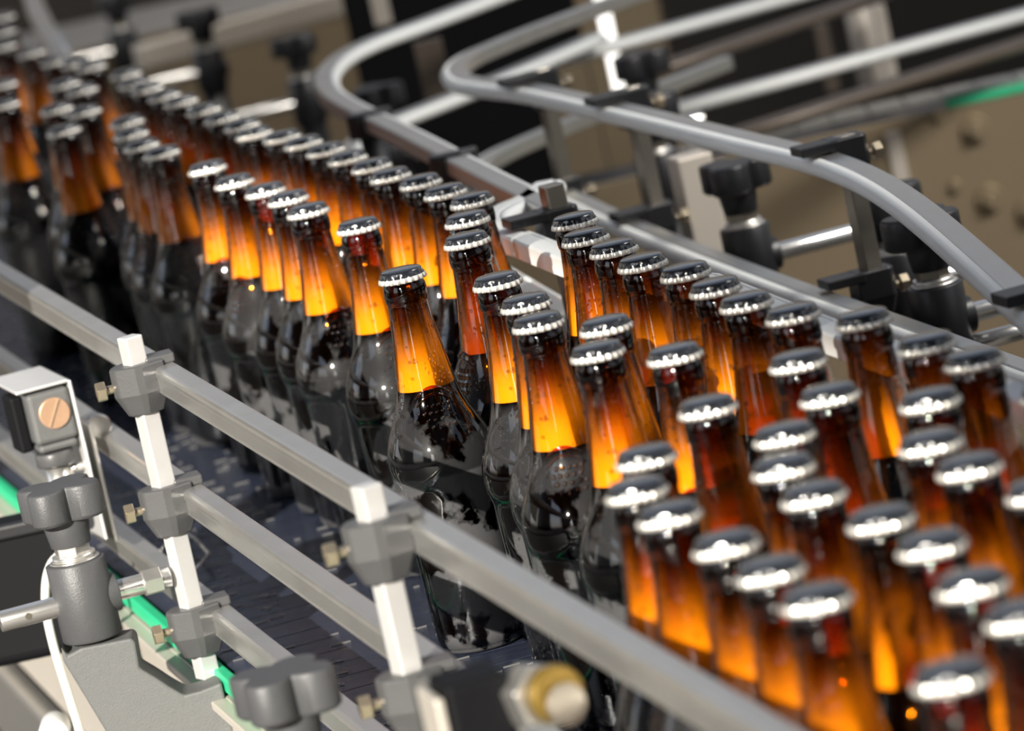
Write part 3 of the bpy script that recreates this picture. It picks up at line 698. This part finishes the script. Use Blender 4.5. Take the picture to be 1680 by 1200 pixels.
# ------------------------------------------------------------------ light, sky, camera
w = bpy.data.worlds.new('sky'); S.world = w; w.use_nodes = True
nt = w.node_tree; nt.nodes.clear()
out = nt.nodes.new('ShaderNodeOutputWorld'); bg = nt.nodes.new('ShaderNodeBackground'); tc = nt.nodes.new('ShaderNodeTexCoord')
sx = nt.nodes.new('ShaderNodeSeparateXYZ'); nt.links.new(tc.outputs['Generated'], sx.inputs[0])
mr = nt.nodes.new('ShaderNodeMapRange'); mr.inputs[1].default_value = -1; mr.inputs[2].default_value = 1; nt.links.new(sx.outputs['Z'], mr.inputs[0])
cr_ = nt.nodes.new('ShaderNodeValToRGB'); nt.links.new(mr.outputs[0], cr_.inputs[0])
el = cr_.color_ramp.elements
el[0].position = 0; el[0].color = (.03, .026, .02, 1); el[1].position = 1; el[1].color = (.16, .20, .28, 1)
for p, c in ((.495, (.06, .05, .04, 1)), (.53, (.44, .42, .385, 1)), (.60, (.47, .49, .52, 1)), (.72, (.27, .31, .39, 1))):
    e = el.new(p); e.color = c
# open forward, dim behind the viewer except for doorway patches and an added glare slit
def math_(op, a, b=None, c=None):
    n = nt.nodes.new('ShaderNodeMath'); n.operation = op; n.use_clamp = False
    for i, q in enumerate((a, b, c)):
        if q is None: continue
        if isinstance(q, (int, float)): n.inputs[i].default_value = q
        else: nt.links.new(q, n.inputs[i])
    return n.outputs[0]
def ramp(v, a, b, lo=0., hi=1.):
    n = nt.nodes.new('ShaderNodeMapRange'); n.interpolation_type = 'SMOOTHSTEP'
    for i, q in enumerate((a, b, lo, hi)): n.inputs[i+1].default_value = q
    nt.links.new(v, n.inputs[0]); return n.outputs[0]
az = math_('ARCTAN2', sx.outputs['X'], math_('MULTIPLY', sx.outputs['Y'], -1.0))       # 0 straight behind the viewer, negative to the left
az = math_('MULTIPLY', az, 180/PI); elv = math_('MULTIPLY', math_('ARCSINE', sx.outputs['Z']), 180/PI)
def patch(a0, a1, e0, e1, s=2.5):
    w1 = math_('MULTIPLY', ramp(az, a0-s, a0+s), ramp(az, a1-s, a1+s, 1, 0)); w2 = math_('MULTIPLY', ramp(elv, e0-s, e0+s), ramp(elv, e1-s, e1+s, 1, 0))
    return math_('MULTIPLY', w1, w2)
fw = ramp(sx.outputs['Y'], -.25, .45, BACKDIM, 1.0)
tot = math_('ADD', fw, math_('MULTIPLY', patch(-62, -40, -4, 34), 4.0))
tot = math_('ADD', tot, math_('MULTIPLY', patch(-116, -94, -6, 50), 3.2))
tot = math_('ADD', tot, math_('MULTIPLY', patch(-21.5, -17, -4, 14, 1.2), 14.0))  # added slit of glare, put in for the streaks on the necks
tot = math_('ADD', tot, math_('MULTIPLY', patch(40, 75, 2, 40), 1.2))
nt.links.new(cr_.outputs[0], bg.inputs[0]); nt.links.new(math_('MULTIPLY', tot, SKY), bg.inputs[1]); nt.links.new(bg.outputs[0], out.inputs[0])
def aim(o, target): o.rotation_euler = (Vector(target) - o.location).to_track_quat('-Z', 'Y').to_euler()
SUN_AZ, SUN_EL = math.radians(24), math.radians(21)
sd = Vector((math.sin(SUN_AZ)*math.cos(SUN_EL), math.cos(SUN_AZ)*math.cos(SUN_EL), -math.sin(SUN_EL)))   # the way sunlight travels
L = bpy.data.lights.new('sun', 'SUN'); L.energy = LAMP; L.angle = math.radians(.4); L.color = (1, .94, .84)
o = bpy.data.objects.new('sun', L); C.objects.link(o); o.rotation_euler = sd.to_track_quat('-Z', 'Y').to_euler()
# unseen canopy added to keep the low sun off the machinery behind the bottles
hc = 2.3; edge = .79 - (hc-.2)*sd.dot(A)/-sd.z
b = MB(); b.box(A*(edge+1.0) + F*3.0 + Z*(hc+.03), 2.0, 22, .06, A, F); o = b.obj('shade_canopy', M['wall']); struct(o)
L = bpy.data.lights.new('back_fill', 'AREA'); L.shape = 'RECTANGLE'; L.size = 1.2; L.size_y = .5; L.energy = 19; L.spread = math.radians(95); L.color = (1, .96, .89)  # added fill light, brightens the back rails and tan panel
o = bpy.data.objects.new('back_fill', L); C.objects.link(o); o.location = (1.55, 3.3, 1.45); o.rotation_euler = (Vector((.40, 4.35, 0)) - o.location).to_track_quat('-Z', 'Y').to_euler()
L = bpy.data.lights.new('far_fill', 'AREA'); L.shape = 'RECTANGLE'; L.size = .9; L.size_y = .5; L.energy = 6; L.spread = math.radians(100); L.color = (1, .94, .84)  # added fill light for the far conveyor's side plate
o = bpy.data.objects.new('far_fill', L); C.objects.link(o); o.location = (.05, 5.75, 1.5); o.rotation_euler = (Vector((-.2, 6.6, -.1)) - o.location).to_track_quat('-Z', 'Y').to_euler()
cam = bpy.data.cameras.new('camera'); co = bpy.data.objects.new('camera', cam); C.objects.link(co); S.camera = co
cam.sensor_fit = 'HORIZONTAL'; cam.sensor_width = 36; cam.lens = FPX/1680*36; cam.clip_start = .05; cam.clip_end = 60
fwd = Vector((0, cp, -sp)); dn = Vector((0, -sp, -cp)); rt = Vector((1, 0, 0))
R = rt*cr + dn*sr; D = dn*cr - rt*sr
co.matrix_world = Matrix(((R.x, -D.x, -fwd.x, 0), (R.y, -D.y, -fwd.y, 0), (R.z, -D.z, -fwd.z, CZ), (0, 0, 0, 1)))
cam.dof.use_dof = True; cam.dof.focus_distance = 2.98; cam.dof.aperture_fstop = 10.4

S.view_settings.view_transform = 'Standard'; S.view_settings.look = 'None'; S.view_settings.gamma = 1
S.view_settings.use_curve_mapping = False; S.view_settings.exposure = EXPO
